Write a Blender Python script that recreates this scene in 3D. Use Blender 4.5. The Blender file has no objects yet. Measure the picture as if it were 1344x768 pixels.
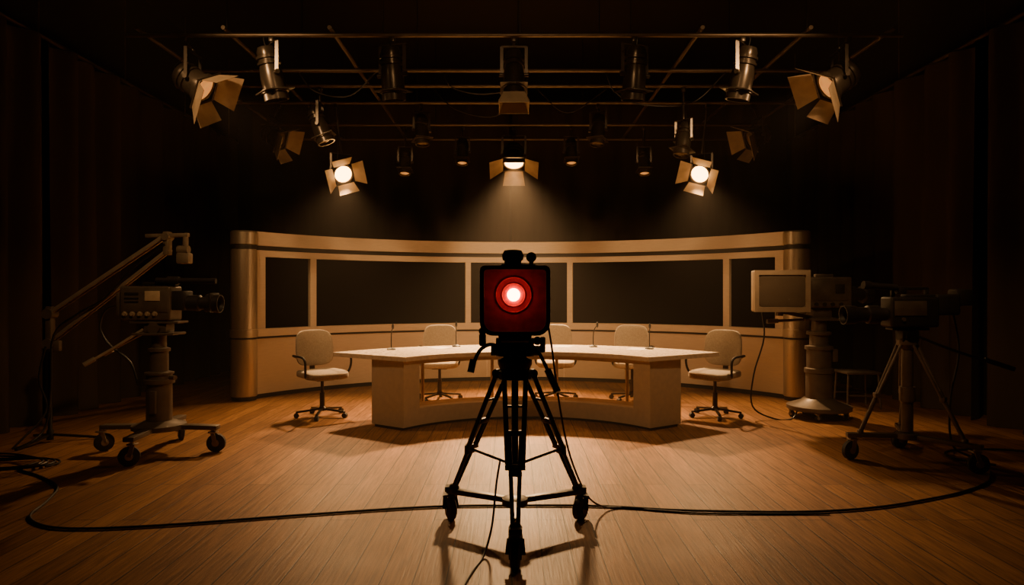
import bpy, bmesh, math, random
from mathutils import Vector, Matrix
random.seed(7)
V = Vector
col = bpy.context.scene.collection
rad = math.radians

# ------------------------------------------------------------------ materials
def mat(name, c, rough=0.5, metal=0.0, var=0.15, nscale=12.0, bump=0.0, bscale=80.0,
        emit=None, estr=0.0, stretch=None, spec=None, sheen=0.0):
    m = bpy.data.materials.new(name); m.use_nodes = True
    nt = m.node_tree; N = nt.nodes; L = nt.links
    b = N['Principled BSDF']
    tc = N.new('ShaderNodeTexCoord'); mp = N.new('ShaderNodeMapping')
    L.new(tc.outputs['Object'], mp.inputs['Vector'])
    if stretch: mp.inputs['Scale'].default_value = stretch
    nz = N.new('ShaderNodeTexNoise'); nz.inputs['Scale'].default_value = nscale
    nz.inputs['Detail'].default_value = 4
    L.new(mp.outputs[0], nz.inputs['Vector'])
    cr = N.new('ShaderNodeValToRGB')
    cr.color_ramp.elements[0].position = 0.3; cr.color_ramp.elements[1].position = 0.7
    cr.color_ramp.elements[0].color = (*[x*(1-var) for x in c], 1)
    cr.color_ramp.elements[1].color = (*[min(1, x*(1+var)) for x in c], 1)
    L.new(nz.outputs['Fac'], cr.inputs['Fac']); L.new(cr.outputs['Color'], b.inputs['Base Color'])
    mr = N.new('ShaderNodeMapRange'); mr.inputs['To Min'].default_value = max(0.02, rough-0.07)
    mr.inputs['To Max'].default_value = min(1, rough+0.07)
    L.new(nz.outputs['Fac'], mr.inputs['Value']); L.new(mr.outputs[0], b.inputs['Roughness'])
    b.inputs['Metallic'].default_value = metal
    if spec is not None: b.inputs['Specular IOR Level'].default_value = spec
    if sheen: b.inputs['Sheen Weight'].default_value = sheen
    if bump:
        n2 = N.new('ShaderNodeTexNoise'); n2.inputs['Scale'].default_value = bscale
        L.new(mp.outputs[0], n2.inputs['Vector'])
        bp = N.new('ShaderNodeBump'); bp.inputs['Strength'].default_value = bump
        bp.inputs['Distance'].default_value = 0.01
        L.new(n2.outputs['Fac'], bp.inputs['Height']); L.new(bp.outputs[0], b.inputs['Normal'])
    if emit:
        b.inputs['Emission Color'].default_value = (*emit, 1)
        b.inputs['Emission Strength'].default_value = estr
    return m

def floor_mat():
    m = bpy.data.materials.new('wood_planks'); m.use_nodes = True
    nt = m.node_tree; N = nt.nodes; L = nt.links; b = N['Principled BSDF']
    tc = N.new('ShaderNodeTexCoord')
    mp = N.new('ShaderNodeMapping'); mp.inputs['Rotation'].default_value = (0, 0, rad(90))
    L.new(tc.outputs['Object'], mp.inputs['Vector'])
    br = N.new('ShaderNodeTexBrick'); br.inputs['Scale'].default_value = 1.0
    br.inputs['Brick Width'].default_value = 2.1; br.inputs['Row Height'].default_value = 0.16
    br.inputs['Mortar Size'].default_value = 0.0040; br.inputs['Mortar Smooth'].default_value = 0.2
    br.inputs['Color1'].default_value = (0.31, 0.150, 0.056, 1)
    br.inputs['Color2'].default_value = (0.195, 0.090, 0.032, 1)
    br.inputs['Mortar'].default_value = (0.03, 0.013, 0.005, 1)
    br.offset = 0.37; br.offset_frequency = 2
    L.new(mp.outputs[0], br.inputs['Vector'])
    m2 = N.new('ShaderNodeMapping'); m2.inputs['Scale'].default_value = (22, 1.3, 1)
    L.new(tc.outputs['Object'], m2.inputs['Vector'])
    nz = N.new('ShaderNodeTexNoise'); nz.inputs['Scale'].default_value = 2.5
    nz.inputs['Detail'].default_value = 7; nz.inputs['Distortion'].default_value = 0.6
    L.new(m2.outputs[0], nz.inputs['Vector'])
    cr = N.new('ShaderNodeValToRGB')
    cr.color_ramp.elements[0].position = 0.3; cr.color_ramp.elements[0].color = (0.42, 0.38, 0.34, 1)
    cr.color_ramp.elements[1].position = 0.68; cr.color_ramp.elements[1].color = (1.2, 1.2, 1.2, 1)
    L.new(nz.outputs['Fac'], cr.inputs['Fac'])
    mx = N.new('ShaderNodeMixRGB'); mx.blend_type = 'MULTIPLY'; mx.inputs['Fac'].default_value = 0.85
    L.new(br.outputs['Color'], mx.inputs['Color1']); L.new(cr.outputs['Color'], mx.inputs['Color2'])
    L.new(mx.outputs[0], b.inputs['Base Color'])
    n3 = N.new('ShaderNodeTexNoise'); n3.inputs['Scale'].default_value = 1.3; n3.inputs['Detail'].default_value = 5
    L.new(tc.outputs['Object'], n3.inputs['Vector'])
    mr = N.new('ShaderNodeMapRange'); mr.inputs['To Min'].default_value = 0.40; mr.inputs['To Max'].default_value = 0.62
    L.new(n3.outputs['Fac'], mr.inputs['Value']); L.new(mr.outputs[0], b.inputs['Roughness'])
    b.inputs['Specular IOR Level'].default_value = 0.2
    bp = N.new('ShaderNodeBump'); bp.inputs['Strength'].default_value = 0.4; bp.inputs['Distance'].default_value = 0.004
    mul = N.new('ShaderNodeMath'); mul.operation = 'SUBTRACT'
    L.new(nz.outputs['Fac'], mul.inputs[0]); L.new(br.outputs['Fac'], mul.inputs[1])
    L.new(mul.outputs[0], bp.inputs['Height']); L.new(bp.outputs[0], b.inputs['Normal'])
    return m

def glass_mat():
    m = bpy.data.materials.new('clear_glass'); m.use_nodes = True
    nt = m.node_tree; N = nt.nodes; L = nt.links
    N.remove(N['Principled BSDF']); out = N['Material Output']
    t = N.new('ShaderNodeBsdfTransparent'); t.inputs['Color'].default_value = (0.9, 0.88, 0.84, 1)
    g = N.new('ShaderNodeBsdfGlossy'); g.inputs['Roughness'].default_value = 0.04
    g.inputs['Color'].default_value = (0.9, 0.85, 0.8, 1)
    lw = N.new('ShaderNodeLayerWeight'); lw.inputs['Blend'].default_value = 0.3
    nz = N.new('ShaderNodeTexNoise'); nz.inputs['Scale'].default_value = 6
    ml = N.new('ShaderNodeMath'); ml.operation = 'MULTIPLY'
    L.new(lw.outputs['Fresnel'], ml.inputs[0]); L.new(nz.outputs['Fac'], ml.inputs[1])
    mx = N.new('ShaderNodeMixShader'); L.new(ml.outputs[0], mx.inputs[0])
    L.new(t.outputs[0], mx.inputs[1]); L.new(g.outputs[0], mx.inputs[2]); L.new(mx.outputs[0], out.inputs[0])
    return m

FLOOR = floor_mat(); GLASS = glass_mat()
WALLM = mat('black_painted_wall', (0.015, 0.011, 0.009), 0.9, bump=0.1)
CEILM = mat('black_ceiling', (0.02, 0.014, 0.011), 0.95)
CURT = mat('black_serge_curtain', (0.055, 0.041, 0.031), 0.95, var=0.25, nscale=3, bump=0.2, bscale=200, stretch=(1, 1, .2), spec=.1)
BACKC = mat('charcoal_backdrop_cloth', (0.05, 0.034, 0.025), 0.95, var=0.2, nscale=3, bump=0.2, bscale=200, stretch=(1, 1, .2), spec=.1)
PANEL = mat('brushed_champagne_panel', (0.60, 0.49, 0.36), 0.42, 0.3, 0.07, 30, stretch=(.3, .3, 6))
COLM = mat('brushed_metal_column', (0.52, 0.43, 0.32), 0.3, 0.75, 0.08, 30, stretch=(8, 8, .3))
DARKG = mat('dark_trim', (0.012, 0.010, 0.008), 0.5)
SCREEN = mat('matte_black_screen', (0.0035, 0.0022, 0.0015), 0.95, spec=.0)
DESKTOP = mat('pale_satin_laminate', (0.74, 0.61, 0.45), 0.28, 0.0, 0.05, 20)
DESKB = mat('champagne_laminate', (0.62, 0.49, 0.35), 0.45, 0.1, 0.06, 20)
FABRIC = mat('oatmeal_fabric', (0.38, 0.315, 0.235), 0.9, 0, 0.14, 60, bump=0.35, bscale=260, sheen=.1)
PAPER = mat('white_paper', (0.75, 0.70, 0.6), 0.8, 0, 0.04, 30)
BLK = mat('black_satin_metal', (0.014, 0.012, 0.010), 0.42, 0.4)
BLKP = mat('black_plastic', (0.018, 0.015, 0.013), 0.55)
RUB = mat('dark_rubber', (0.03, 0.026, 0.023), 0.8)
CHAIRM = mat('dark_chair_metal', (0.05, 0.04, 0.032), 0.3, 0.8)
GREY = mat('worn_grey_enamel', (0.26, 0.205, 0.145), 0.45, 0.3, 0.2, 9)
GREYD = mat('dark_grey_enamel', (0.13, 0.103, 0.078), 0.42, 0.3, 0.2, 9)
STEEL = mat('dull_steel', (0.42, 0.34, 0.25), 0.38, 0.5, 0.12, 14)
BEIGE = mat('beige_plastic', (0.36, 0.28, 0.19), 0.5, 0, 0.1)
CRT = mat('grey_tube_screen', (0.14, 0.11, 0.08), 0.25, 0, 0.05)
LABELM = mat('pale_panel', (0.6, 0.46, 0.30), 0.5)
CAB = mat('black_cable_rubber', (0.012, 0.010, 0.009), 0.45)
PIPE = mat('dark_steel_pipe', (0.13, 0.095, 0.065), 0.38, 0.5)
LAMPB = mat('black_lamp_housing', (0.055, 0.043, 0.033), 0.30, 0.5)
DOORM = mat('barn_door_metal', (0.32, 0.24, 0.16), 0.5, 0.2, 0.2, 8)
LENSG = mat('unlit_lens_glass', (0.16, 0.12, 0.08), 0.1, 0.2)
LIT = mat('glowing_lens', (1, .8, .5), 0.3, emit=(1, 0.47, 0.13), estr=18)
DIM = mat('dim_glowing_lens', (1, .7, .4), 0.3, emit=(1, 0.36, 0.08), estr=.6)
REDP = mat('red_filter_plate', (0.40, 0.004, 0.003), 0.55, 0, 0.25, 26, spec=.15)
REDD = mat('black_red_rim', (0.04, 0.004, 0.003), 0.4)
REDL = mat('glowing_red_lamp', (1, .3, .2), 0.3, emit=(1, 0.40, 0.19), estr=32)

# ------------------------------------------------------------------ mesh builder
class M:
    def __init__(s): s.bm = bmesh.new(); s.mi = 0
    def raw(s, vs, fs):
        bv = [s.bm.verts.new(v) for v in vs]
        for f in fs:
            try:
                fc = s.bm.faces.new([bv[i] for i in f]); fc.material_index = s.mi
            except ValueError: pass
        return s
    def box(s, c, d, bev=0.0, R=None, seg=2):
        t = bmesh.new(); bmesh.ops.create_cube(t, size=1)
        for v in t.verts: v.co = V((v.co.x*d[0], v.co.y*d[1], v.co.z*d[2]))
        if bev: bmesh.ops.bevel(t, geom=t.edges[:], offset=bev, segments=seg, affect='EDGES', profile=.5)
        c = V(c)
        vs = [((R @ v.co) if R else v.co) + c for v in t.verts]
        t.verts.index_update(); fs = [[v.index for v in f.verts] for f in t.faces]
        t.free(); return s.raw(vs, fs)
    def beam(s, p0, p1, w, h, bev=0.0):
        p0, p1 = V(p0), V(p1); d = p1-p0
        y = d.normalized(); up = V((0, 0, 1)) if abs(y.z) < .95 else V((0, 1, 0))
        x = y.cross(up).normalized(); z = x.cross(y)
        R = Matrix((x, y, z)).transposed()
        return s.box((p0+p1)/2, (w, d.length, h), bev, R)
    def lathe(s, prof, o=(0, 0, 0), axis=(0, 0, 1), n=24, cap=True):
        o = V(o); a = V(axis).normalized(); q = V((0, 0, 1)).rotation_difference(a)
        vs = []; fs = []
        for r, z in prof:
            for i in range(n):
                t = 2*math.pi*i/n
                vs.append(o + q @ V((r*math.cos(t), r*math.sin(t), z)))
        for j in range(len(prof)-1):
            for i in range(n):
                k = (i+1) % n
                fs.append((j*n+i, j*n+k, (j+1)*n+k, (j+1)*n+i))
        if cap:
            fs.append(tuple(reversed(range(n)))); fs.append(tuple((len(prof)-1)*n+i for i in range(n)))
        return s.raw(vs, fs)
    def cyl(s, p0, p1, r0, r1=None, n=18):
        p0, p1 = V(p0), V(p1); r1 = r0 if r1 is None else r1
        return s.lathe([(r0, 0), (r1, (p1-p0).length)], p0, p1-p0, n)
    def sph(s, c, r, n=14):
        pr = [(max(1e-4, r*math.sin(math.pi*i/n)), -r*math.cos(math.pi*i/n)) for i in range(n+1)]
        return s.lathe(pr, c, (0, 0, 1), n*2)
    def superq(s, c, h, e=.35, fn=None, R=None, nu=40, nv=20):
        def pw(a, e): return math.copysign(abs(a)**e, a)
        vs = []; fs = []; c = V(c)
        for j in range(nv+1):
            p = -math.pi/2+math.pi*j/nv
            p = max(-math.pi/2+.02, min(math.pi/2-.02, p))
            for i in range(nu):
                t = 2*math.pi*i/nu
                v = V((h[0]*pw(math.cos(p), e)*pw(math.cos(t), e), h[1]*pw(math.cos(p), e)*pw(math.sin(t), e), h[2]*pw(math.sin(p), e)))
                if fn: v = fn(v)
                vs.append(((R @ v) if R else v)+c)
        for j in range(nv):
            for i in range(nu):
                k = (i+1) % nu; fs.append((j*nu+i, j*nu+k, (j+1)*nu+k, (j+1)*nu+i))
        fs.append(tuple(reversed(range(nu)))); fs.append(tuple(nv*nu+i for i in range(nu)))
        return s.raw(vs, fs)
    def tube(s, pts, r, n=8, sm=6):
        P = [V(p) for p in pts]
        if sm > 1 and len(P) > 2:
            Q = []
            E = [2*P[0]-P[1]]+P+[2*P[-1]-P[-2]]
            for i in range(1, len(E)-2):
                for k in range(sm):
                    t = k/sm; a, b, c, d = E[i-1:i+3]
                    Q.append(.5*((2*b)+(c-a)*t+(2*a-5*b+4*c-d)*t*t+(-a+3*b-3*c+d)*t**3))
            Q.append(P[-1]); P = Q
        vs = []; fs = []; nrm = None
        for i, p in enumerate(P):
            d = (P[min(i+1, len(P)-1)]-P[max(i-1, 0)]).normalized()
            if nrm is None:
                nrm = d.orthogonal().normalized()
            nrm = (nrm-d*nrm.dot(d)).normalized(); b = d.cross(nrm)
            for k in range(n):
                t = 2*math.pi*k/n; vs.append(p+(nrm*math.cos(t)+b*math.sin(t))*r)
        for j in range(len(P)-1):
            for i in range(n):
                k = (i+1) % n; fs.append((j*n+i, j*n+k, (j+1)*n+k, (j+1)*n+i))
        fs.append(tuple(reversed(range(n)))); fs.append(tuple((len(P)-1)*n+i for i in range(n)))
        return s.raw(vs, fs)
    def sector(s, r0, r1, z0, z1, a0, a1, c=(0, 0), n=None):
        n = n or max(2, int(abs(a1-a0)/2.0)); vs = []; fs = []
        for i in range(n+1):
            t = rad(a0+(a1-a0)*i/n); sx, cy = math.sin(t), math.cos(t)
            for r, z in ((r0, z0), (r1, z0), (r1, z1), (r0, z1)):
                vs.append((c[0]+r*sx, c[1]+r*cy, z))
        for i in range(n):
            for k in range(4):
                l = (k+1) % 4; fs.append((i*4+k, i*4+l, (i+1)*4+l, (i+1)*4+k))
        fs.append((0, 1, 2, 3)); fs.append((n*4+3, n*4+2, n*4+1, n*4))
        return s.raw(vs, fs)
    def poly(s, pts, th):
        """thin plate from coplanar points"""
        P = [V(p) for p in pts]; nn = (P[1]-P[0]).cross(P[2]-P[0]).normalized()*th/2
        k = len(P); vs = [p-nn for p in P]+[p+nn for p in P]
        fs = [tuple(reversed(range(k))), tuple(range(k, 2*k))]+[(i, (i+1) % k, k+(i+1) % k, k+i) for i in range(k)]
        return s.raw(vs, fs)

def rrect(cx, cz, hw, hh, rt, rb, n=7):
    pts = []
    for sx, sz, r, a0 in ((1, 1, rt, 0), (-1, 1, rt, 90), (-1, -1, rb, 180), (1, -1, rb, 270)):
        for i in range(n+1):
            t = rad(a0+90*i/n)
            pts.append((cx+sx*(hw-r)+r*math.cos(t), cz+sz*(hh-r)+r*math.sin(t)))
    return pts

def finish(m, name, mats, parent=None, world=False, loc=(0, 0, 0), label=None, sharp=35):
    bm = m.bm
    bmesh.ops.recalc_face_normals(bm, faces=bm.faces[:])
    if parent is not None and world:
        bmesh.ops.transform(bm, matrix=INV[parent.name], verts=bm.verts[:])
    me = bpy.data.meshes.new(name); bm.to_mesh(me); bm.free()
    for f in me.polygons: f.use_smooth = True
    me.set_sharp_from_angle(angle=rad(sharp))
    for mm in (mats if isinstance(mats, (list, tuple)) else [mats]): me.materials.append(mm)
    o = bpy.data.objects.new(name, me); col.objects.link(o); o.location = loc
    if parent is not None:
        o.parent = parent
        INV[o.name] = INV[parent.name]
    if label: o['label'] = label
    return o
INV = {}
def thing(name, label, cat, loc=(0, 0, 0), rz=0, group=None):
    e = bpy.data.objects.new(name, None); e.empty_display_size = .1
    e.location = loc; e.rotation_euler = (0, 0, rz); col.objects.link(e)
    e['label'] = label; e['category'] = cat
    if group: e['group'] = group
    INV[e.name] = (Matrix.Translation(V(loc)) @ Matrix.Rotation(rz, 4, 'Z')).inverted()
    return e
def solo(m, name, mats, label, cat, group=None):
    o = finish(m, name, mats); o['label'] = label; o['category'] = cat
    if group: o['group'] = group
    return o
def copy_tree(o, parent=None):
    c = o.copy(); col.objects.link(c)
    if parent is not None: c.parent = parent
    for ch in list(o.children): copy_tree(ch, c)
    return c
def struct(m, name, mats):
    o = finish(m, name, mats); o['kind'] = 'structure'; return o

# ------------------------------------------------------------------ room shell
struct(M().box((0, 6, -.05), (11, 15, .1)), 'floor', FLOOR)
struct(M().box((0, 6, 5.75), (11, 15, .1)), 'ceiling', CEILM)
struct(M().box((0, 13.45, 2.85), (11, .1, 5.7)), 'wall_back', WALLM)
struct(M().box((-5.45, 6, 2.85), (.1, 15, 5.7)), 'wall_left', WALLM)
struct(M().box((5.45, 6, 2.85), (.1, 15, 5.7)), 'wall_right', WALLM)

def curtain(p0, p1, z0, z1, label, seed, mt=None, k=1.0):
    rnd = random.Random(seed); p0, p1 = V(p0), V(p1); d = p1-p0; Lc = d.length; d.normalize(); nn = V((-d.y, d.x, 0))
    n = int(Lc/0.022); ph = [rnd.uniform(0, 6) for _ in range(4)]; m = M(); vs = []; fs = []; rows = 6
    for j in range(rows+1):
        z = z0+(z1-z0)*j/rows; amp = (.10-.03*j/rows)*k
        for i in range(n+1):
            s = Lc*i/n
            w = math.sin(s*13+ph[0]+1.6*math.sin(s*1.7+ph[1]))*amp+.03*math.sin(s*7.3+ph[2]+z*.25)
            p = p0+d*s+nn*w; vs.append((p.x, p.y, z))
    for j in range(rows):
        for i in range(n):
            a = j*(n+1)+i; fs.append((a, a+1, a+n+2, a+n+1))
    m.raw(vs, fs)
    return solo(m, 'stage_curtain', mt or CURT, label, 'curtain', 'studio blackout curtains')
CL = "heavy black pleated curtain hanging from a rail to the studio floor"
curtain((-5.1, 2.2, 0), (-5.1, 7.4, 0), .004, 4.15, CL, 1)
curtain((-5.1, 7.45, 0), (-5.1, 12.6, 0), .004, 4.15, CL, 2)
curtain((5.1, 2.2, 0), (5.1, 7.4, 0), .004, 4.15, CL, 3)
curtain((5.1, 7.45, 0), (5.1, 12.6, 0), .004, 4.15, CL, 4)
curtain((-4.9, 12.9, 0), (-.05, 12.9, 0), .004, 5.0, "tall black backdrop curtain behind the set wall", 5, BACKC, .2)
curtain((.0, 12.9, 0), (4.9, 12.9, 0), .004, 5.0, "tall black backdrop curtain behind the set wall", 6, BACKC, .2)
for sx in (-1, 1):
    m = M().cyl((sx*5.1, 2.0, 4.18), (sx*5.1, 12.7, 4.18), .022)
    for k in range(7): m.cyl((sx*5.1, 2.4+k*1.65, 4.18), (sx*5.1, 2.4+k*1.65, 5.7), .008, n=8)
    solo(m, 'curtain_rail', PIPE, "thin dark steel curtain rail hung from the ceiling", 'curtain rail')

# ------------------------------------------------------------------ curved set wall
WC = (0.11, 6.73); R0 = 4.13
sw = thing('set_wall', "curved champagne metal studio set wall with black window panels", 'set wall', (0.11, 10.86, 0))
A = 57.5
m = M().sector(R0, R0+.16, .06, .79, -A, A, WC).sector(R0+.02, R0+.16, .79, .82, -A, A, WC)
finish(m, 'lower_panel', PANEL, sw, True)
finish(M().sector(R0+.03, R0+.14, 0, .06, -A, A, WC), 'toe_kick', DARKG, sw, True)
finish(M().sector(R0-.012, R0+.02, .79, .815, -A, A, WC), 'trim_line', DARKG, sw, True)
finish(M().sector(R0-.04, R0+.16, .82, .92, -A, A, WC), 'window_sill', PANEL, sw, True)
finish(M().sector(R0, R0+.16, 1.875, 1.96, -A, A, WC), 'header_band', PANEL, sw, True)
finish(M().sector(R0+.03, R0+.14, 1.96, 2.02, -A, A, WC), 'trim_line', DARKG, sw, True)
finish(M().sector(R0-.03, R0+.16, 2.02, 2.2, -A, A, WC), 'top_cornice', PANEL, sw, True)
for a0, a1 in ((-A, -55.2), (-45.6, -44.3), (-11.8, -10.6), (10.6, 11.8), (44.3, 45.6), (55.2, A)):
    finish(M().sector(R0, R0+.16, .92, 1.875, a0, a1, WC), 'mullion', PANEL, sw, True)
for a0, a1 in ((-55.2, -45.6), (-44.3, -11.8), (-10.6, 10.6), (11.8, 44.3), (45.6, 55.2)):
    finish(M().sector(R0+.06, R0+.1, .92, 1.875, a0, a1, WC), 'black_panel', SCREEN, sw, True)
for sx in (-1, 1):
    a = rad(59.0)*sx; c = (WC[0]+(R0+.07)*math.sin(a), WC[1]+(R0+.07)*math.cos(a), 0)
    p = finish(M().lathe([(.155, .05), (.165, .06), (.165, .79), (.155, .795), (.155, .815), (.175, .82), (.175, .92), (.165, .925), (.165, 1.955),
                          (.15, 1.96), (.15, 2.02), (.17, 2.025), (.17, 2.18), (.15, 2.2)], c, n=40), 'end_column', COLM, sw, True, label="rounded brushed metal end column")
    finish(M().lathe([(.152, 0), (.152, .06)], c, n=32).lathe([(.158, 1.965), (.158, 2.015)], c, n=32).lathe([(.166, .797), (.166, .813)], c, n=32), 'trim_ring', DARKG, sw, True)

# ------------------------------------------------------------------ desk
DC = (0.15, 6.05)
dk = thing('news_desk', "curved pale news desk with glass front and low plinth", 'desk', (0.15, 7.9, 0))
finish(M().sector(1.45, 2.5, .705, .75, -57, 57, DC, 60), 'desk_top', DESKTOP, dk, True)
finish(M().sector(1.50, 1.54, .66, .705, -52, 52, DC, 50), 'apron', DESKB, dk, True)
for s in (-1, 1):
    finish(M().sector(1.5, 1.95, .03, .705, s*47.5, s*56, DC, 8), 'side_pedestal', DESKB, dk, True)
    finish(M().sector(1.53, 1.92, 0, .03, s*48, s*55.5, DC, 8), 'toe_kick', DARKG, dk, True)
finish(M().sector(1.5, 1.86, .03, .20, -47.5, 47.5, DC, 46), 'plinth', DESKB, dk, True)
finish(M().sector(1.53, 1.83, 0, .03, -47.9, 47.9, DC, 46), 'toe_kick', DARKG, dk, True)
for a0, a1 in ((-47.5, -15.5), (-15.2, 15.2), (15.5, 47.5)):
    finish(M().sector(1.62, 1.628, .20, .705, a0, a1, DC, 16), 'glass_panel', GLASS, dk, True)
for a in (-32, -10, 10, 32):
    t = rad(a); p = (DC[0]+2.25*math.sin(t), DC[1]+2.25*math.cos(t))
    finish(M().cyl((p[0], p[1], 0), (p[0], p[1], .705), .02, n=14).cyl((p[0], p[1], 0), (p[0], p[1], .012), .07, n=20), 'support_post', STEEL, dk, True)

# sheets of paper on the desk
for a, r, tw in ((-27, 2.2, 8), (12, 2.22, -6), (36, 2.2, 12)):
    t = rad(a); R = Matrix.Rotation(-t+rad(tw), 3, 'Z')
    solo(M().box((DC[0]+r*math.sin(t), DC[1]+r*math.cos(t), .7515), (.21, .297, .002), 0, R), 'paper_sheet', PAPER, "blank white paper sheet lying on the desk top", 'paper', 'papers on the desk')

# gooseneck microphones
mic = None
for k, (x, y, lean) in enumerate(((-1.37, 7.75, .03), (-.67, 8.2, -.02), (.97, 8.15, .02), (1.58, 7.85, -.03))):
    if mic is None:
        mic = thing('gooseneck_microphone', "thin black gooseneck microphone standing on the desk", 'microphone', (x, y, .75), group='desk microphones')
        finish(M().lathe([(.05, 0), (.05, .012), (.02, .025)], n=20), 'microphone_base', BLKP, mic)
        finish(M().tube([(0, 0, .02), (0, 0, .12), (.005, -.01, .2), (.02, -.04, .25)], .006), 'gooseneck', BLK, mic)
        finish(M().superq((.026, -.05, .265), (.014, .014, .034), 1), 'microphone_head', BLKP, mic)
    else:
        c = copy_tree(mic); c.location = (x, y, .75); c.rotation_euler = (0, 0, lean*20)

# ------------------------------------------------------------------ chairs
ch = thing('swivel_chair', "oatmeal upholstered swivel chair with black loop arms beside the desk", 'chair', (-2.14, 7.7, 0), rad(40), 'studio swivel chairs')
finish(M().superq((0, -.01, .485), (.245, .235, .045), .4, lambda v: V((v.x, v.y, v.z-.02*(max(0, -v.y)/.23)**3))), 'seat', FABRIC, ch)
def bk(v): return V((v.x*(1-.25*max(0, v.z)), v.y-.95*v.x*v.x+.12*v.z, v.z))
finish(M().superq((0, .25, .765), (.225, .03, .205), .5, bk), 'backrest', FABRIC, ch)
finish(M().box((0, 0, .425), (.2, .2, .03), .008).beam((0, .05, .42), (0, .27, .44), .06, .014).beam((0, .265, .435), (0, .285, .72), .06, .014), 'seat_bracket', CHAIRM, ch)
for s in (-1, 1):
    finish(M().tube([(s*.19, .27, .66), (s*.255, .2, .685), (s*.275, .08, .69), (s*.275, -.1, .685), (s*.272, -.165, .64), (s*.262, -.15, .54), (s*.23, -.09, .46), (s*.12, -.03, .43)], .0135, 10), 'armrest', BLK, ch)
finish(M().lathe([(.045, .07), (.045, .1), (.028, .12), (.028, .27), (.018, .275), (.018, .42)], n=20), 'stem', CHAIRM, ch)
for k in range(5):
    t = 2*math.pi*k/5+.3; d = V((math.cos(t), math.sin(t), 0))
    m = M().beam(d*.02+V((0, 0, .09)), d*.285+V((0, 0, .065)), .03, .022, .005)
    finish(m, 'base_leg', CHAIRM, ch)
    q = d*.28; p = V((-d.y, d.x, 0))
    finish(M().cyl(q+V((0, 0, .028))-p*.02, q+V((0, 0, .028))+p*.02, .028, n=16).cyl(q+V((0, 0, .03)), q+V((0, 0, .062)), .008, n=8), 'caster', RUB, ch)
for (x, y, r, lb) in ((2.29, 7.7, -42, None), (-.94, 8.87, 4, 1), (.57, 8.95, -3, 1), (1.56, 8.87, -8, 1)):
    c = copy_tree(ch); c.location = (x, y, 0); c.rotation_euler = (0, 0, rad(r))
    if lb: c['label'] = "oatmeal upholstered swivel chair tucked behind the curved desk"

# ------------------------------------------------------------------ lighting grid
G = 4.0
gr = thing('lighting_grid', "overhead dark steel pipe lighting grid on suspension wires", 'lighting grid', (0, 9.0, G))
def gp(a, b, r=.021): finish(M().cyl(a, b, r, n=14), 'grid_pipe', PIPE, gr, True)
for y in (6.9, 8.0, 8.6, 9.36, 10.6, 11.6): gp((-3.9, y, G), (3.95, y, G))
for x in (-3.75, -2.88, -1.82, 1.9, 2.98, 3.82): gp((x, 6.8, G+.043), (x, 11.7, G+.043))
for y in (6.9, 9.36, 11.6):
    for x in (-2.88, -1.3, .08, 1.2, 2.98):
        finish(M().cyl((x, y, G), (x, y, 5.7), .006, n=6), 'suspension_wire', BLK, gr, True)
def hangcable(pts): finish(M().tube(pts, .008, 6), 'power_cable', CAB, gr, True)
hangcable([(-.8, 8.0, 3.975), (-.7, 7.98, 3.8), (-.35, 7.98, 3.72), (.1, 7.98, 3.8), (.2, 8.0, 3.975)])
hangcable([(1.1, 8.0, 3.975), (1.2, 7.98, 3.75), (1.5, 7.98, 3.6), (2.1, 7.98, 3.62), (2.5, 8.0, 3.975)])
hangcable([(-2.5, 8.0, 3.975), (-2.3, 7.98, 3.75), (-1.9, 7.98, 3.7), (-1.6, 8.0, 3.975)])
hangcable([(-1.0, 8.6, 3.975), (-.7, 8.58, 3.7), (-.2, 8.58, 3.62), (.05, 8.6, 3.975)])
hangcable([(.3, 8.6, 3.975), (.7, 8.58, 3.66), (1.2, 8.6, 3.975)])

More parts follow.
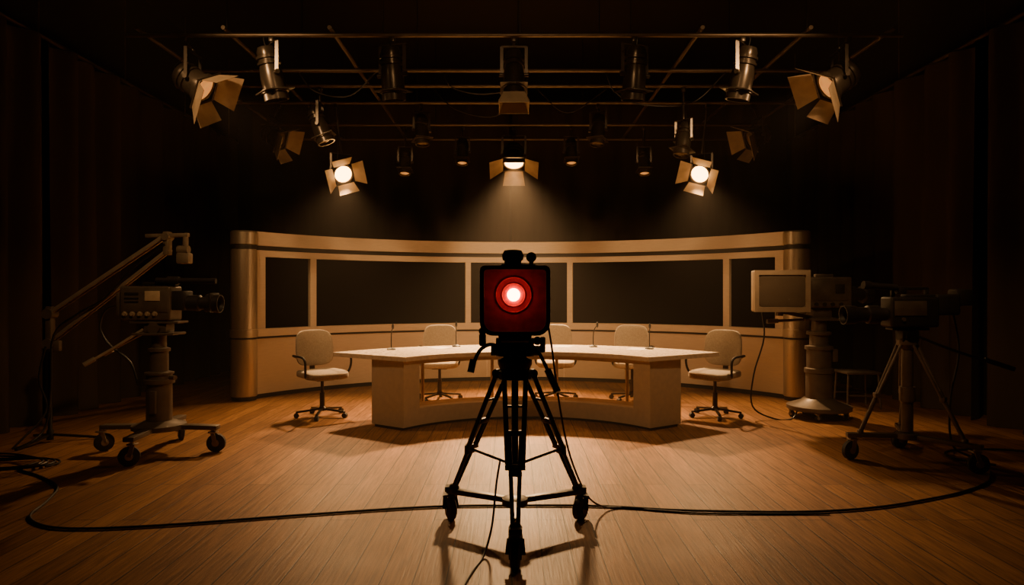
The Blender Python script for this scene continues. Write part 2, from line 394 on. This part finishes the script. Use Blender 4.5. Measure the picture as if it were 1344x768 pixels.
# ------------------------------------------------------------------ lamps
def basis(aim):
    z = V(aim).normalized(); x = z.cross(V((0, 0, 1)))
    if x.length < .05: x = V((1, 0, 0))
    x.normalize(); y = z.cross(x); return x, y, z
def lamp(kind, c, aim, s=1.0, hang=None, lens=None, doors=(35, 35, 35, 35), spot=None, top=G, roll=0, lab=None, dl=1.0):
    c = V(c); x, y, z = basis(aim)
    hx, hy = hang if hang else (c.x, c.y)
    if kind == 'fresnel':
        e = thing('barn_door_lamp', lab or "black studio lamp with four barn doors hung from the grid", 'studio lamp', (hx, hy, top), group='barn door studio lamps')
    else:
        e = thing('spotlight', lab or "black cylindrical spotlight clamped under the lighting grid", 'spotlight', (hx, hy, top), group='cylindrical spotlights')
    lensm = {None: LENSG, 'lit': LIT, 'dim': DIM}[lens]
    if kind == 'fresnel':
        prof = [(.06, -.25), (.1, -.24), (.12, -.21), (.12, -.19), (.135, -.185), (.135, -.165), (.12, -.16), (.12, -.14), (.135, -.135), (.135, -.115), (.12, -.11), (.13, -.09), (.13, .0), (.15, .005), (.15, .04), (.128, .04), (.128, .02)]
        finish(M().lathe([(r*s, h*s) for r, h in prof], c, z, 32), 'lamp_body', LAMPB, e, True)
        finish(M().lathe([(.127*s, .015*s), (.12*s, .03*s), (.085*s, .045*s), (.04*s, .053*s), (.002, .056*s)], c, z, 32), 'lens', lensm, e, True)
        cr, sr = math.cos(roll), math.sin(roll); X = x*cr+y*sr; Y = y*cr-x*sr
        h0 = .148*s; f = M()
        for a, b in ((X, Y), (-X, Y), (Y, X), (-Y, X)):
            f.beam(c+z*.05*s+a*h0-b*(h0+.008*s), c+z*.05*s+a*h0+b*(h0+.008*s), .014*s, .014*s)
        finish(f, 'door_frame', LAMPB, e, True)
        for k, (a, b) in enumerate(((X, Y), (-X, Y), (Y, X), (-Y, X))):
            al = rad(doors[k]); o = a*math.sin(al)+z*math.cos(al); h = c+z*.062*s+a*h0; w0, w1, ln = .135*s, .185*s, .2*s*dl
            if k > 1: w0, w1, ln = .12*s, .15*s, .19*s*dl
            finish(M().poly([h-b*w0, h+b*w0, h+o*ln+b*w1, h+o*ln-b*w1], .004), 'barn_door', DOORM, e, True)
        pv = c-z*.09*s; pr = .155*s; yh = .27*s
    else:
        prof = [(.03, -.24), (.07, -.235), (.085, -.2), (.085, -.16), (.1, -.155), (.1, -.135), (.085, -.13), (.085, -.11), (.1, -.105), (.1, -.085), (.085, -.08), (.095, -.03), (.1, .02), (.1, .12), (.118, .125), (.118, .155), (.1, .16), (.105, .165), (.105, .22), (.09, .22), (.09, .19)]
        finish(M().lathe([(r*s, h*s) for r, h in prof], c, z, 28), 'lamp_body', LAMPB, e, True)
        finish(M().lathe([(.09*s, .185*s), (.06*s, .2*s), (.002, .207*s)], c, z, 28), 'lens', lensm, e, True)
        if kind == 'canflap':
            for a, b, al in ((x, y, 20), (-x, y, 20), (-y, x, 8), (y, x, 8)):
                al = rad(al); o = a*math.sin(al)+z*math.cos(al); h = c+z*.225*s+a*.1*s
                finish(M().poly([h-b*.1*s, h+b*.1*s, h+o*.12*s+b*.15*s, h+o*.12*s-b*.15*s], .004), 'barn_door', BEIGE, e, True)
        finish(M().box(c+z*.14*s, (.26*s, .26*s, .012*s), .003, Matrix((x, y, z)).transposed()), 'gel_frame', LAMPB, e, True)
        pv = c.copy(); pr = .118*s; yh = .27*s
    topy = pv+V((0, 0, yh)); yk = M()
    for sg in (-1, 1):
        yk.beam(pv+x*pr*sg, topy+x*pr*sg, .03*s, .008*s).cyl(pv+x*(pr-.04*s)*sg, pv+x*(pr+.025*s)*sg, .02*s, n=14)
    yk.beam(topy-x*(pr+.003), topy+x*(pr+.003), .03*s, .01*s)
    finish(yk, 'yoke', LAMPB, e, True)
    st = M().cyl(topy, topy+V((0, 0, .03)), .018)
    st.tube([topy+V((0, 0, .01)), V((hx, hy, top-.05))] , .014, 10, 1)
    finish(st, 'drop_pipe', LAMPB, e, True)
    finish(M().box((hx, hy, top-.048), (.05, .06, .05), .008), 'pipe_clamp', LAMPB, e, True)
    back = c-z*.24*s
    finish(M().tube([back, back-z*.06*s+V((0, 0, .02)), V(((back.x+hx)/2, (back.y+hy)/2+.06, (back.z+top)/2)), V((hx+.03, hy+.03, top-.03))], .006, 6), 'power_lead', CAB, e, True)
    if spot:
        P, ang, tgt, rds = spot
        ld = bpy.data.lights.new('lamp_beam', 'SPOT'); ld.energy = P; ld.color = (1, .56, .235)
        ld.spot_size = rad(ang); ld.spot_blend = 1.0; ld.shadow_soft_size = rds
        lo = bpy.data.objects.new('lamp_beam', ld); col.objects.link(lo); lo.parent = e
        p = c+z*.085*s; lo.location = p-V((hx, hy, top))
        lo.rotation_euler = (V(tgt)-p).to_track_quat('-Z', 'Y').to_euler()
    return e

# front row
for x, a in ((-2.43, (.18, .15, -1)), (-1.21, (.05, .15, -1)), (1.24, (-.05, .15, -1)), (2.33, (-.18, .15, -1))):
    lamp('can', (x, 6.9, 3.60), a, 1.15)
lamp('canflap', (.02, 6.9, 3.60), (0, -.2, -1), 1.05, lab="black cylindrical spotlight with open pale flaps under the grid")
# big side lamps
BL = "large barn door lamp with dim orange lens angled inward"
lamp('fresnel', (-3.12, 6.85, 3.46), (.80, .02, -.56), 1.08, hang=(-3.3, 6.9), lens='dim', doors=(42, 32, 45, 30), spot=(150, 100, (0.3, 7.8, .3), .1), roll=.6, lab=BL)
lamp('fresnel', (3.20, 6.85, 3.48), (-.80, .02, -.56), 1.08, hang=(3.4, 6.9), lens='dim', doors=(32, 42, 30, 45), spot=(150, 100, (0.0, 7.8, .3), .1), roll=-.6, lab=BL)
# middle row
lamp('can', (-1.24, 9.36, 3.62), (.1, -.2, -1), .95)
lamp('can', (1.18, 9.36, 3.62), (-.1, -.2, -1), .95)
lamp('can', (-2.42, 8.6, 3.50), (.4, 0, -1), 1.05)
lamp('can', (2.16, 8.6, 3.32), (-.2, -.2, -1), .95)
lamp('fresnel', (-3.2, 9.36, 3.50), (.8, -.1, -.4), .95, doors=(40, 30, 40, 30), roll=.4)
lamp('fresnel', (3.3, 9.36, 3.50), (-.8, -.1, -.4), .95, doors=(30, 40, 30, 40), roll=-.4)
# back row
for x, z in ((-.77, 3.58), (.92, 3.58), (-1.66, 3.42), (2.05, 3.42)):
    lamp('can', (x, 10.6, z), (0, -.25, -1), .9, lens='dim')
# lit lamps
GLb = "glowing barn door lamp shining warm light over the desk"
lamp('fresnel', (-2.32, 9.36, 3.03), (.42, -.72, -.42), .92, hang=(-2.42, 9.36), lens='lit', doors=(45, 55, 35, 50), spot=(900, 84, (-2.0, 7.4, 0), .08), roll=.35, lab=GLb, dl=.9)
lamp('fresnel', (2.58, 9.36, 3.03), (-.42, -.72, -.42), .92, hang=(2.68, 9.36), lens='lit', doors=(55, 45, 35, 50), spot=(900, 84, (2.25, 7.4, 0), .08), roll=-.35, lab=GLb, dl=.9)
lamp('fresnel', (.03, 10.5, 3.42), (0, -.5, -1), 1.15, hang=(.03, 10.6), lens='lit', doors=(60, 60, 35, 35), spot=(5000, 70, (.1, 7.75, 0), .13),
     lab="central glowing barn door lamp pointing down at the desk")
# unseen lamps added above the frame to brighten set, side cameras and grid
for sx in (-1, 1):
    lamp('fresnel', (sx*3.4, 3.6, 4.6), (-sx*.45, 1, -.55), 1.2, lens='dim', top=5.68, spot=(1050, 40, (sx*1.5, 9.9, 1.5), .12),
         lab="added unseen barn door lamp hung from the ceiling to brighten the set")
    lamp('fresnel', (-sx*1.3, 3.0, 4.7), (-sx*.55, 1, -.8), 1.1, lens='dim', top=5.68, spot=(240, 34, (-sx*3.5, 6.4, 1.3), .1),
         lab="added unseen barn door lamp hung from the ceiling to brighten a pedestal camera")  # added pair out of view, lifts the side cameras from the dark
lamp('fresnel', (0, 2.6, 4.3), (0, 1, -.1), 1.1, lens='dim', top=5.68, spot=(130, 90, (0, 7.5, 3.9), .1), lab="added unseen barn door lamp hung from the ceiling to brighten the grid")  # invented lamp out of view, lights the front of the grid

# ------------------------------------------------------------------ casters
def caster(m, p, r, ang=0, w=.035):
    """two materials: 0 metal, 1 rubber"""
    p = V(p); d = V((math.cos(ang), math.sin(ang), 0)); q = V((-d.y, d.x, 0))
    m.mi = 1
    m.lathe([(r*.8, -w/2), (r, -w*.35), (r, w*.35), (r*.8, w/2)], p+V((0, 0, r)), q, 26)
    m.mi = 0
    m.cyl(p+V((0, 0, r))-q*w*.65, p+V((0, 0, r))+q*w*.65, r*.38, n=16)
    for s in (-1, 1): m.beam(p+q*w*.75*s+V((0, 0, r)), p+q*w*.6*s+d*r*.3+V((0, 0, r*2.15)), r*.45, .006)
    m.box(p+d*r*.3+V((0, 0, r*2.2)), (w*1.5, w*1.5, .014), .003)
    m.cyl(p+d*r*.3+V((0, 0, r*2.2)), p+d*r*.3+V((0, 0, r*2.2+.05)), .014, n=12)
    return m

# ------------------------------------------------------------------ hero camera on tripod
H = (0.017, 3.97)
hc = thing('studio_camera', "black studio camera with glowing red light on wheeled tripod", 'camera', (H[0], H[1], 0))
cb = finish(M().superq((.0, .06, 1.355), (.185, .16, .185), .26, nu=56, nv=28), 'camera_body', BLKP, hc)
O = rrect(0, 1.355, .197, .197, .03, .075); I = rrect(0, 1.355, .174, .174, .02, .06); k = len(O)
vs = [(p[0], -.155, p[1]) for p in O]+[(p[0], -.155, p[1]) for p in I]+[(p[0], -.085, p[1]) for p in I]+[(p[0], -.075, p[1]) for p in O]
fs = []
for j in range(4):
    for i in range(k):
        i2 = (i+1) % k; j2 = (j+1) % 4
        fs.append((j*k+i, j*k+i2, j2*k+i2, j2*k+i))
finish(M().raw(vs, fs), 'hood_frame', REDD, cb)
finish(M().poly([(p[0], -.095, p[1]) for p in rrect(0, 1.355, .176, .176, .02, .06)], .012), 'filter_plate', REDP, cb)
rg = M()
for r in (.066, .10): rg.lathe([(r-.0025, 0), (r-.0015, .003), (r+.0015, .003), (r+.0025, 0)], (-.008, -.101, 1.387), (0, -1, 0), 48, cap=False)
finish(rg, 'lens_ring', REDP, cb)
finish(M().lathe([(.036, 0), (.036, .016), (.030, .028), (.018, .036), (.001, .039)], (-.008, -.101, 1.387), (0, -1, 0), 36), 'tally_light', REDL, cb, label="glowing red signal lamp")
finish(M().lathe([(.045, 1.535), (.05, 1.56), (.035, 1.575), (.06, 1.59), (.064, 1.62), (.05, 1.645), (.02, 1.65)], (-.012, .02, 0), n=28).box((-.012, .1, 1.575), (.1, .16, .05), .01).box((.02, .02, 1.555), (.2, .08, .02), .004), 'viewfinder', BLKP, cb)
finish(M().cyl((.095, .0, 1.54), (.095, .0, 1.60), .012).sph((.095, 0, 1.605), .03), 'focus_knob', BLKP, cb)
finish(M().superq((0, .32, 1.36), (.09, .13, .09), .5).lathe([(.075, 0), (.075, .12), (.1, .13), (.1, .2)], (0, .42, 1.36), (0, 1, 0), 28), 'camera_lens', BLKP, cb)
for sx, zz, hh in ((-1, 1.36, .2), (1, 1.30, .12)):
    finish(M().box((sx*.195, .05, zz), (.02, .12, hh), .006), 'side_control', BLKP, cb)
hd = finish(M().box((0, .02, 1.145), (.19, .2, .025), .005).box((0, .02, 1.085), (.14, .13, .1), .02).cyl((-.11, .02, 1.08), (.11, .02, 1.08), .055, n=28)
            .lathe([(.05, .93), (.085, .95), (.1, .985), (.1, 1.01), (.07, 1.02), (.06, 1.04)], n=32), 'fluid_head', BLK, hc)
finish(M().box((0, -.05, 1.122), (.16, .06, .012), .003), 'quick_release_plate', STEEL, hd)
finish(M().tube([(-.1, .0, 1.09), (-.15, -.05, 1.1), (-.2, -.09, 1.07), (-.235, -.11, 1.0)], .011, 10).cyl((-.235, -.11, 1.02), (-.25, -.125, .95), .02)
       .box((-.185, -.08, 1.13), (.04, .04, .07), .01).sph((-.185, -.08, 1.18), .022), 'pan_handle', BLK, hd)
finish(M().tube([(.1, .0, 1.09), (.14, -.04, 1.05), (.19, -.09, .95)], .011, 10).cyl((.185, -.085, .96), (.24, -.13, .84), .02).box((.16, -.05, 1.10), (.03, .03, .09), .008).sph((.13, -.02, 1.12), .025), 'pan_handle', BLK, hd)
for a, b, r in (((-.14, .02, 1.06), (-.11, .02, 1.06), .03), ((.11, .02, 1.06), (.15, .02, 1.06), .03), ((0, -.12, .975), (0, -.08, .975), .022)):
    finish(M().cyl(a, b, r), 'lock_knob', BLKP, hd)
tp = finish(M().lathe([(.095, .9), (.1, .92), (.1, .945), (.07, .96)], n=30).cyl((0, 0, .36), (0, 0, .92), .02).lathe([(.03, .36), (.045, .37), (.045, .42), (.03, .43)], n=20), 'tripod', BLK, hc)
WH = [V((0, -.5, 0)), V((-.395, .25, 0)), V((.405, .24, 0))]
for w in WH:
    d = w.normalized(); q = V((-d.y, d.x, 0)); Lw = w.length-.02
    def P(t): # t 0..1 from top to foot
        return d*(.085+(Lw-.085)*t)+V((0, 0, .93-(.93-.185)*t))
    lg = M()
    for s in (-1, 1):
        lg.cyl(P(0)+q*.062*s, P(.62)+q*.040*s, .0145, n=12).cyl(P(.40)+q*.032*s, P(.98)+q*.014*s, .0115, n=12)
        lg.cyl(P(.0)+q*.075*s, P(0)+q*.045*s, .026, n=14)
    for t, ww in ((.02, .075), (.40, .056), (.62, .055), (.66, .036)):
        lg.beam(P(t)-q*ww, P(t)+q*ww, .03, .03, .005)
    lg.beam(P(.22)-q*.055, P(.22)+q*.055, .012, .012)
    lg.box(P(.63)+d*.025, (.03, .03, .035), .006).sph(P(.99), .034)
    finish(lg, 'leg', BLK, tp)
    finish(M().cyl((d*.03)+V((0, 0, .40)), P(.64), .008, n=10), 'spreader_arm', BLK, tp)
dl = finish(M().lathe([(.06, .165), (.075, .17), (.075, .205), (.05, .215)], n=26), 'dolly', BLK, hc)
for w in WH:
    d = w.normalized()
    finish(M().beam(d*.05+V((0, 0, .19)), d*(w.length+.02)+V((0, 0, .175)), .05, .032, .005).box(w+V((0, 0, .19)), (.07, .07, .035), .008), 'dolly_arm', BLK, dl)
    finish(caster(M(), w, .066, random.uniform(0, 6) if w.y > 0 else 1.5, .05), 'caster', [BLK, RUB], dl)

# ------------------------------------------------------------------ pedestal camera A
pa = thing('pedestal_camera', "grey broadcast camera on a column pedestal with four casters", 'camera', (-3.1, 6.0, 0))
pb = finish(M().lathe([(.2, .2), (.22, .21), (.22, .245), (.15, .265), (.125, .28)], n=36), 'pedestal_base', GREYD, pa)
for d in (V((-1, .05, 0)), V((.03, -1, 0)), V((1, 0, 0)), V((-.1, 1, 0))):
    d.normalize(); finish(M().beam(d*.15+V((0, 0, .225)), d*.52+V((0, 0, .215)), .09, .04, .008), 'base_arm', GREYD, pb)
    finish(caster(M(), d*.5, .08, random.uniform(0, 6), .045), 'caster', [STEEL, RUB], pb)
finish(M().lathe([(.105, .26), (.105, .60), (.125, .605), (.125, .64), (.105, .645), (.105, .68), (.12, .685), (.12, .70), (.075, .71), (.075, .88), (.09, .885), (.09, .91), (.06, .92), (.06, 1.02)], n=36)
       .box((0, -.1, .45), (.06, .05, .2), .01).cyl((.12, -.05, .66), (.18, -.08, .66), .02), 'column', GREYD, pa)
ph = finish(M().box((0, 0, 1.04), (.36, .24, .02), .004).box((0, 0, 1.09), (.2, .16, .08), .015).cyl((0, -.11, 1.09), (0, .11, 1.09), .05, n=24).box((0, 0, 1.14), (.42, .2, .018), .004), 'pan_head', GREYD, pa)
for q in (((-.1, -.08, 1.08), (-.3, -.16, .93), (-.5, -.26, .79)), ((-.1, .08, 1.08), (-.4, .2, .95), (-.66, .3, .83))):
    finish(M().tube(q, .012, 10).cyl(q[2], V(q[2])+(V(q[1])-V(q[2]))*.35, .02), 'pan_bar', STEEL, ph)
body = M().box((-.07, 0, 1.305), (.44, .22, .3), .018, seg=3).box((-.07, -.112, 1.33), (.40, .008, .2), .003).box((-.31, 0, 1.3), (.06, .16, .2), .015)
bodyo = finish(body, 'camera_body', GREYD, pa)
finish(M().box((.0, -.118, 1.37), (.13, .006, .085), .002), 'side_label', LABELM, bodyo, label="pale rectangular side panel")
for k in range(5): finish(M().lathe([(.022, 0), (.022, .006), (.015, .008), (.015, .02)], (-.24+.065*k, -.11, 1.215), (0, -1, 0), 18), 'control_knob', BEIGE, bodyo)
for zz, hh in ((1.39, .02), (1.35, .012), (1.32, .012)): finish(M().box((-.18, -.118, zz), (.12, .006, hh)), 'vent_slot', BLKP, bodyo)
finish(M().box((.2, 0, 1.33), (.12, .17, .17), .012).lathe([(.07, 0), (.07, .12), (.055, .13), (.055, .17), (.08, .18), (.08, .3), (.07, .3), (.05, .24)], (.24, 0, 1.31), (1, 0, -.03), 28), 'camera_lens', BLKP, bodyo)
finish(M().box((.02, 0, 1.475), (.28, .07, .03), .008).box((-.12, 0, 1.47), (.03, .05, .05)).box((.13, 0, 1.47), (.03, .05, .05)).cyl((.0, -.05, 1.505), (.52, -.05, 1.50), .024, n=18).cyl((.1, -.05, 1.505), (.2, -.05, 1.505), .034, n=18), 'viewfinder', BLKP, bodyo)
finish(M().box((.48, 0, 1.31), (.015, .19, .17), .004), 'lens_hood', BLKP, bodyo)
finish(M().tube([(-.3, -.05, 1.3), (-.42, -.08, 1.25), (-.46, -.1, 1.1), (-.38, -.1, .95), (-.2, -.1, .8), (-.13, -.1, .6)], .009, 8), 'camera_cable', CAB, pa)

# ------------------------------------------------------------------ boom arm
ba = thing('boom_arm', "dull steel double-bar boom arm on a thin stand", 'boom arm', (-4.33, 6.4, 0))
finish(M().lathe([(.03, 0.02), (.03, .1), (.018, .12), (.018, .85)], n=16), 'stand_pole', BLK, ba)
for k in range(3):
    t = 2*math.pi*k/3+.4
    finish(M().beam((0, 0, .07), (.38*math.cos(t), .38*math.sin(t), .015), .03, .02), 'stand_foot', BLK, ba)
finish(M().box((0, 0, 1.06), (.06, .07, .42), .012).cyl((0, -.05, 1.2), (0, .05, 1.2), .05, n=24).cyl((0, -.05, .92), (0, .05, .92), .05, n=24).box((.04, 0, .9), (.12, .05, .1), .01), 'pivot_bracket', GREYD, ba)
for o in (-.03, .03):
    finish(M().beam((0, o, 1.2), (1.07, o, 1.92), .018, .034, .004), 'arm_bar', STEEL, ba)
    finish(M().beam((.04, o, .96), (1.12, o, 1.80), .018, .03, .004), 'arm_bar', STEEL, ba)
finish(M().box((1.1, 0, 1.86), (.05, .09, .22), .01).beam((.9, 0, 1.93), (1.3, 0, 1.94), .05, .035, .006).cyl((1.1, -.06, 1.92), (1.1, .06, 1.92), .035, n=20).cyl((1.27, 0, 1.93), (1.27, 0, 1.75), .025).box((1.26, 0, 1.72), (.12, .1, .1), .015).cyl((1.2, 0, 1.8), (1.3, 0, 1.8), .04), 'arm_head', GREY, ba)
finish(M().tube([(1.1, -.05, 1.85), (.8, -.06, 1.62), (.55, -.06, 1.35), (.3, -.07, 1.2), (.08, -.07, 1.0), (.06, -.08, .5), (.02, -.1, .15), (-.05, -.25, .012)], .01, 8), 'hanging_cable', CAB, ba)
finish(M().tube([(.0, -.06, .9), (-.05, -.08, .6), (.03, -.1, .3), (-.1, -.35, .012)], .009, 8), 'hanging_cable', CAB, ba)

# ------------------------------------------------------------------ pedestal camera B with monitor
pbm = thing('pedestal_camera', "studio camera on round pedestal with a beige tube monitor attached", 'camera', (3.44, 7.65, 0))
b2 = finish(M().lathe([(.32, .09), (.34, .1), (.34, .14), (.2, .19), (.16, .22)], n=44), 'pedestal_base', GREYD, pbm)
for k in range(5):
    t = 2*math.pi*k/5+.5
    finish(caster(M(), (.29*math.cos(t), .29*math.sin(t), 0), .036, k, .03), 'caster', [STEEL, RUB], b2)
finish(M().lathe([(.14, .2), (.14, .5), (.155, .505), (.155, .55), (.13, .56), (.13, .76), (.15, .765), (.15, .80), (.1, .81), (.1, .92), (.13, .93), (.13, .96), (.08, .97), (.08, 1.08)], n=40).box((.15, -.05, .7), (.06, .06, .14), .01), 'column', GREYD, pbm)
finish(M().box((0, 0, 1.1), (.42, .26, .025), .005).box((0, 0, 1.17), (.22, .18, .1), .02).beam((-.62, -.1, 1.08), (.1, -.08, 1.12), .04, .03, .006).cyl((-.62, -.1, 1.08), (-.5, -.1, 1.085), .025), 'pan_head', GREYD, pbm)
o2 = finish(M().box((.05, 0, 1.4), (.5, .3, .34), .02, seg=3).box((.05, -.153, 1.42), (.4, .01, .22), .004).box((.05, 0, 1.59), (.2, .06, .03), .008).box((-.03, 0, 1.57), (.03, .05, .05)).box((.13, 0, 1.57), (.03, .05, .05)), 'camera_body', GREYD, pbm)
for k in range(4): finish(M().cyl((-.1+.09*k, -.15, 1.27), (-.1+.09*k, -.175, 1.27), .02, n=14), 'control_knob', BLKP, o2)
finish(M().box((.16, -.16, 1.44), (.1, .01, .1), .003), 'side_display', BLKP, o2)
finish(M().lathe([(.09, 0), (.09, .12), (.07, .13), (.07, .22), (.1, .23), (.1, .32)], (.28, 0, 1.38), (1, .2, 0), 28), 'camera_lens', BLKP, o2)
Rm = Matrix.Rotation(rad(-10), 3, 'Z')
mc = V((-.52, -.22, 1.415))
def RM(p): return mc+Rm @ V(p)
mo = finish(M().box(RM((0, .02, 0)), (.57, .2, .45), .015, Rm, 3).box(RM((0, .2, 0)), (.44, .2, .34), .03, Rm, 3), 'monitor', BEIGE, pbm, label="beige tube monitor")
O = [( -.285, -.225), (.285, -.225), (.285, .225), (-.285, .225)]; I = [(-.24, -.175), (.24, -.175), (.24, .175), (-.24, .175)]
vs = [RM((p[0], -.115, p[1])) for p in O]+[RM((p[0], -.115, p[1])) for p in I]+[RM((p[0]*.97, -.07, p[1]*.97)) for p in I]+[RM((p[0], -.07, p[1])) for p in O]
fs = [(j*4+i, j*4+(i+1) % 4, ((j+1) % 4)*4+(i+1) % 4, ((j+1) % 4)*4+i) for j in range(4) for i in range(4)]
finish(M().raw(vs, fs), 'bezel', BEIGE, mo)
finish(M().superq(RM((0, -.078, 0)), (.245, .022, .18), .3, R=Rm), 'screen', CRT, mo)
finish(M().beam(RM((.0, .1, -.22)), (-.1, -.05, 1.12), .05, .04, .006).cyl(RM((0, .05, -.27)), RM((0, .05, -.2)), .04), 'monitor_bracket', GREYD, pbm)
finish(M().tube([(-.68, -.1, 1.22), (-.66, -.12, .9), (-.78, -.14, .5), (-.8, -.16, .15), (-.55, -.16, .012), (-.36, -.14, .012), (-.28, -.1, .10)], .009, 8), 'monitor_cable', CAB, pbm)

# ------------------------------------------------------------------ tripod camera C
tc3 = thing('tripod_camera', "black shoulder video camera on a tripod with wheeled dolly", 'camera', (3.27, 5.65, 0))
W3 = [V((-.43, .08, 0)), V((.33, -.38, 0)), V((.22, .5, 0))]
d3 = finish(M().lathe([(.07, .19), (.09, .195), (.09, .235), (.05, .24)], n=24), 'dolly', GREYD, tc3)
t3 = finish(M().lathe([(.06, 1.0), (.08, 1.01), (.08, .97), (.05, .93)][::-1], n=24).cyl((0, 0, .25), (0, 0, .95), .045, n=24).cyl((0, 0, .5), (0, 0, .62), .06, n=24), 'tripod', GREYD, tc3)
for w in W3:
    d = w.normalized(); q = V((-d.y, d.x, 0))
    finish(M().beam(d*.05+V((0, 0, .215)), d*(w.length+.03)+V((0, 0, .205)), .07, .035, .006), 'dolly_arm', GREYD, d3)
    finish(caster(M(), w, .078, random.uniform(0, 6), .045), 'caster', [STEEL, RUB], d3)
    top = d*.06+V((0, 0, .97)); ft = d*(w.length*.82)+V((0, 0, .235)); lg = M()
    for s in (-1, 1): lg.cyl(top+q*.04*s, top.lerp(ft, .6)+q*.022*s, .012, n=10)
    lg.cyl(top.lerp(ft, .5), ft, .017, n=14).beam(top.lerp(ft, .58)-q*.035, top.lerp(ft, .58)+q*.035, .04, .04, .006).sph(ft, .025)
    finish(lg, 'leg', GREYD, t3)
h3 = finish(M().box((0, 0, 1.04), (.14, .12, .1), .015).cyl((0, -.08, 1.04), (0, .08, 1.04), .05, n=24).box((0, 0, 1.1), (.3, .12, .02), .004), 'fluid_head', BLK, tc3)
finish(M().tube([(.05, -.07, 1.04), (.3, -.15, .93), (.68, -.25, .80)], .011, 10).cyl((.5, -.203, .865), (.70, -.256, .793), .019), 'pan_handle', BLK, h3)
o3 = finish(M().box((.02, 0, 1.24), (.4, .17, .25), .02, seg=3).box((.3, 0, 1.30), (.2, .15, .17), .02, seg=3).box((.44, 0, 1.36), (.14, .13, .14), .02).box((.1, 0, 1.37), (.26, .1, .03), .01), 'camera_body', BLKP, tc3)
finish(M().lathe([(.055, 0), (.055, .06), (.075, .07), (.075, .16), (.062, .17), (.062, .24), (.075, .27), (.08, .36), (.07, .36), (.045, .28)], (-.17, 0, 1.22), (-1, 0, -.02), 28), 'camera_lens', BLKP, o3)
finish(M().box((.02, 0, 1.435), (.3, .035, .025), .008).box((-.12, 0, 1.40), (.03, .03, .08), .005).box((.16, 0, 1.40), (.03, .03, .08), .005), 'carry_handle', BLKP, o3)
finish(M().cyl((-.12, -.06, 1.44), (-.38, -.07, 1.46), .026, n=18).cyl((-.34, -.068, 1.455), (-.4, -.071, 1.462), .034, n=18).box((-.08, -.04, 1.42), (.08, .06, .06), .01), 'viewfinder', BLKP, o3)
finish(M().box((-.02, -.088, 1.27), (.26, .008, .12), .002).cyl((-.08, -.088, 1.18), (-.08, -.1, 1.18), .016), 'side_panel', GREYD, o3)
finish(M().tube([(.4, .05, 1.28), (.48, .08, .9), (.42, .1, .5), (.45, .12, .12), (.6, .1, .012)], .009, 8), 'camera_cable', CAB, tc3)

# ------------------------------------------------------------------ stool behind
stl = thing('stool', "low dark metal stool standing by the curtain", 'stool', (4.22, 8.35, 0))
finish(M().box((0, 0, .43), (.42, .36, .03), .01), 'seat', GREYD, stl)
for sx in (-1, 1):
    for sy in (-1, 1):
        finish(M().cyl((sx*.18, sy*.15, .42), (sx*.2, sy*.17, 0), .012, n=10), 'leg', GREYD, stl)
for sy in (-1, 1): finish(M().cyl((-.19, sy*.16, .16), (.19, sy*.16, .16), .008, n=8), 'stretcher', GREYD, stl)

# ------------------------------------------------------------------ floor cables
def fcable(pts, r, label):
    solo(M().tube([(p[0], p[1], p[2] if len(p) > 2 else r+.001) for p in pts], r, 8, 8), 'floor_cable', CAB, label, 'cable')
fcable([(-3.9, 5.38), (-3.55, 5.15), (-3.25, 4.88), (-3.1, 4.55), (-2.98, 4.22), (-2.66, 4.03), (-2.14, 4.07), (-1.31, 4.27), (-.55, 4.43), (.0, 4.46), (.55, 4.45), (1.10, 4.36), (1.83, 4.33), (2.36, 4.42), (2.88, 4.63), (3.2, 4.8), (3.5, 5.02), (3.72, 5.3)], .008,
       "black cable snaking across the wooden studio floor")
fcable([(.20, 4.0, 1.26), (.23, 4.0, 1.1), (.27, 4.02, .8), (.34, 4.1, .45), (.46, 4.25, .15), (.58, 4.37, .03), (.72, 4.42), (.95, 4.36), (1.2, 4.31), (1.6, 4.30), (2.0, 4.30)], .006,
       "thin black cable hanging from the camera to the floor")
fcable([(-.07, 3.97, .42), (-.09, 3.9, .3), (-.11, 3.75, .12), (-.15, 3.6, .012), (-.2, 3.4), (-.24, 3.15), (-.26, 2.8)], .006,
       "thin black cable trailing from the tripod along the floor")
coil = []
for k in range(60):
    t = k*.42; r = .30+.05*math.sin(k*.9)
    coil.append((-4.1+r*1.25*math.cos(t)+.06*math.sin(k*.37), 5.45+r*.8*math.sin(t), .012+.0009*k))
fcable(coil, .008, "loosely coiled black cable heaped on the wooden floor")
fcable([(3.9, 5.5), (3.7, 5.75), (3.85, 6.0), (4.3, 6.05), (4.7, 5.9), (4.9, 5.95)], .009, "black cable running along the floor to the curtain")

# ------------------------------------------------------------------ world (thin warm air haze) + camera
w = bpy.data.worlds.new('World'); bpy.context.scene.world = w; w.use_nodes = True
nt = w.node_tree
nt.nodes['Background'].inputs[0].default_value = (1, .58, .32, 1)
nt.nodes['Background'].inputs[1].default_value = .04
vo = nt.nodes.new('ShaderNodeVolumeScatter'); vo.inputs['Color'].default_value = (1, .88, .76, 1)
vo.inputs['Density'].default_value = .0030; vo.inputs['Anisotropy'].default_value = .35
nt.links.new(vo.outputs[0], nt.nodes['World Output'].inputs['Volume'])
cd = bpy.data.cameras.new('camera'); cd.lens = 24; cd.sensor_width = 36; cd.clip_end = 60
co = bpy.data.objects.new('camera', cd); col.objects.link(co); co.location = (0, 0, 1.4); co.rotation_euler = (rad(90), 0, 0)
bpy.context.scene.camera = co
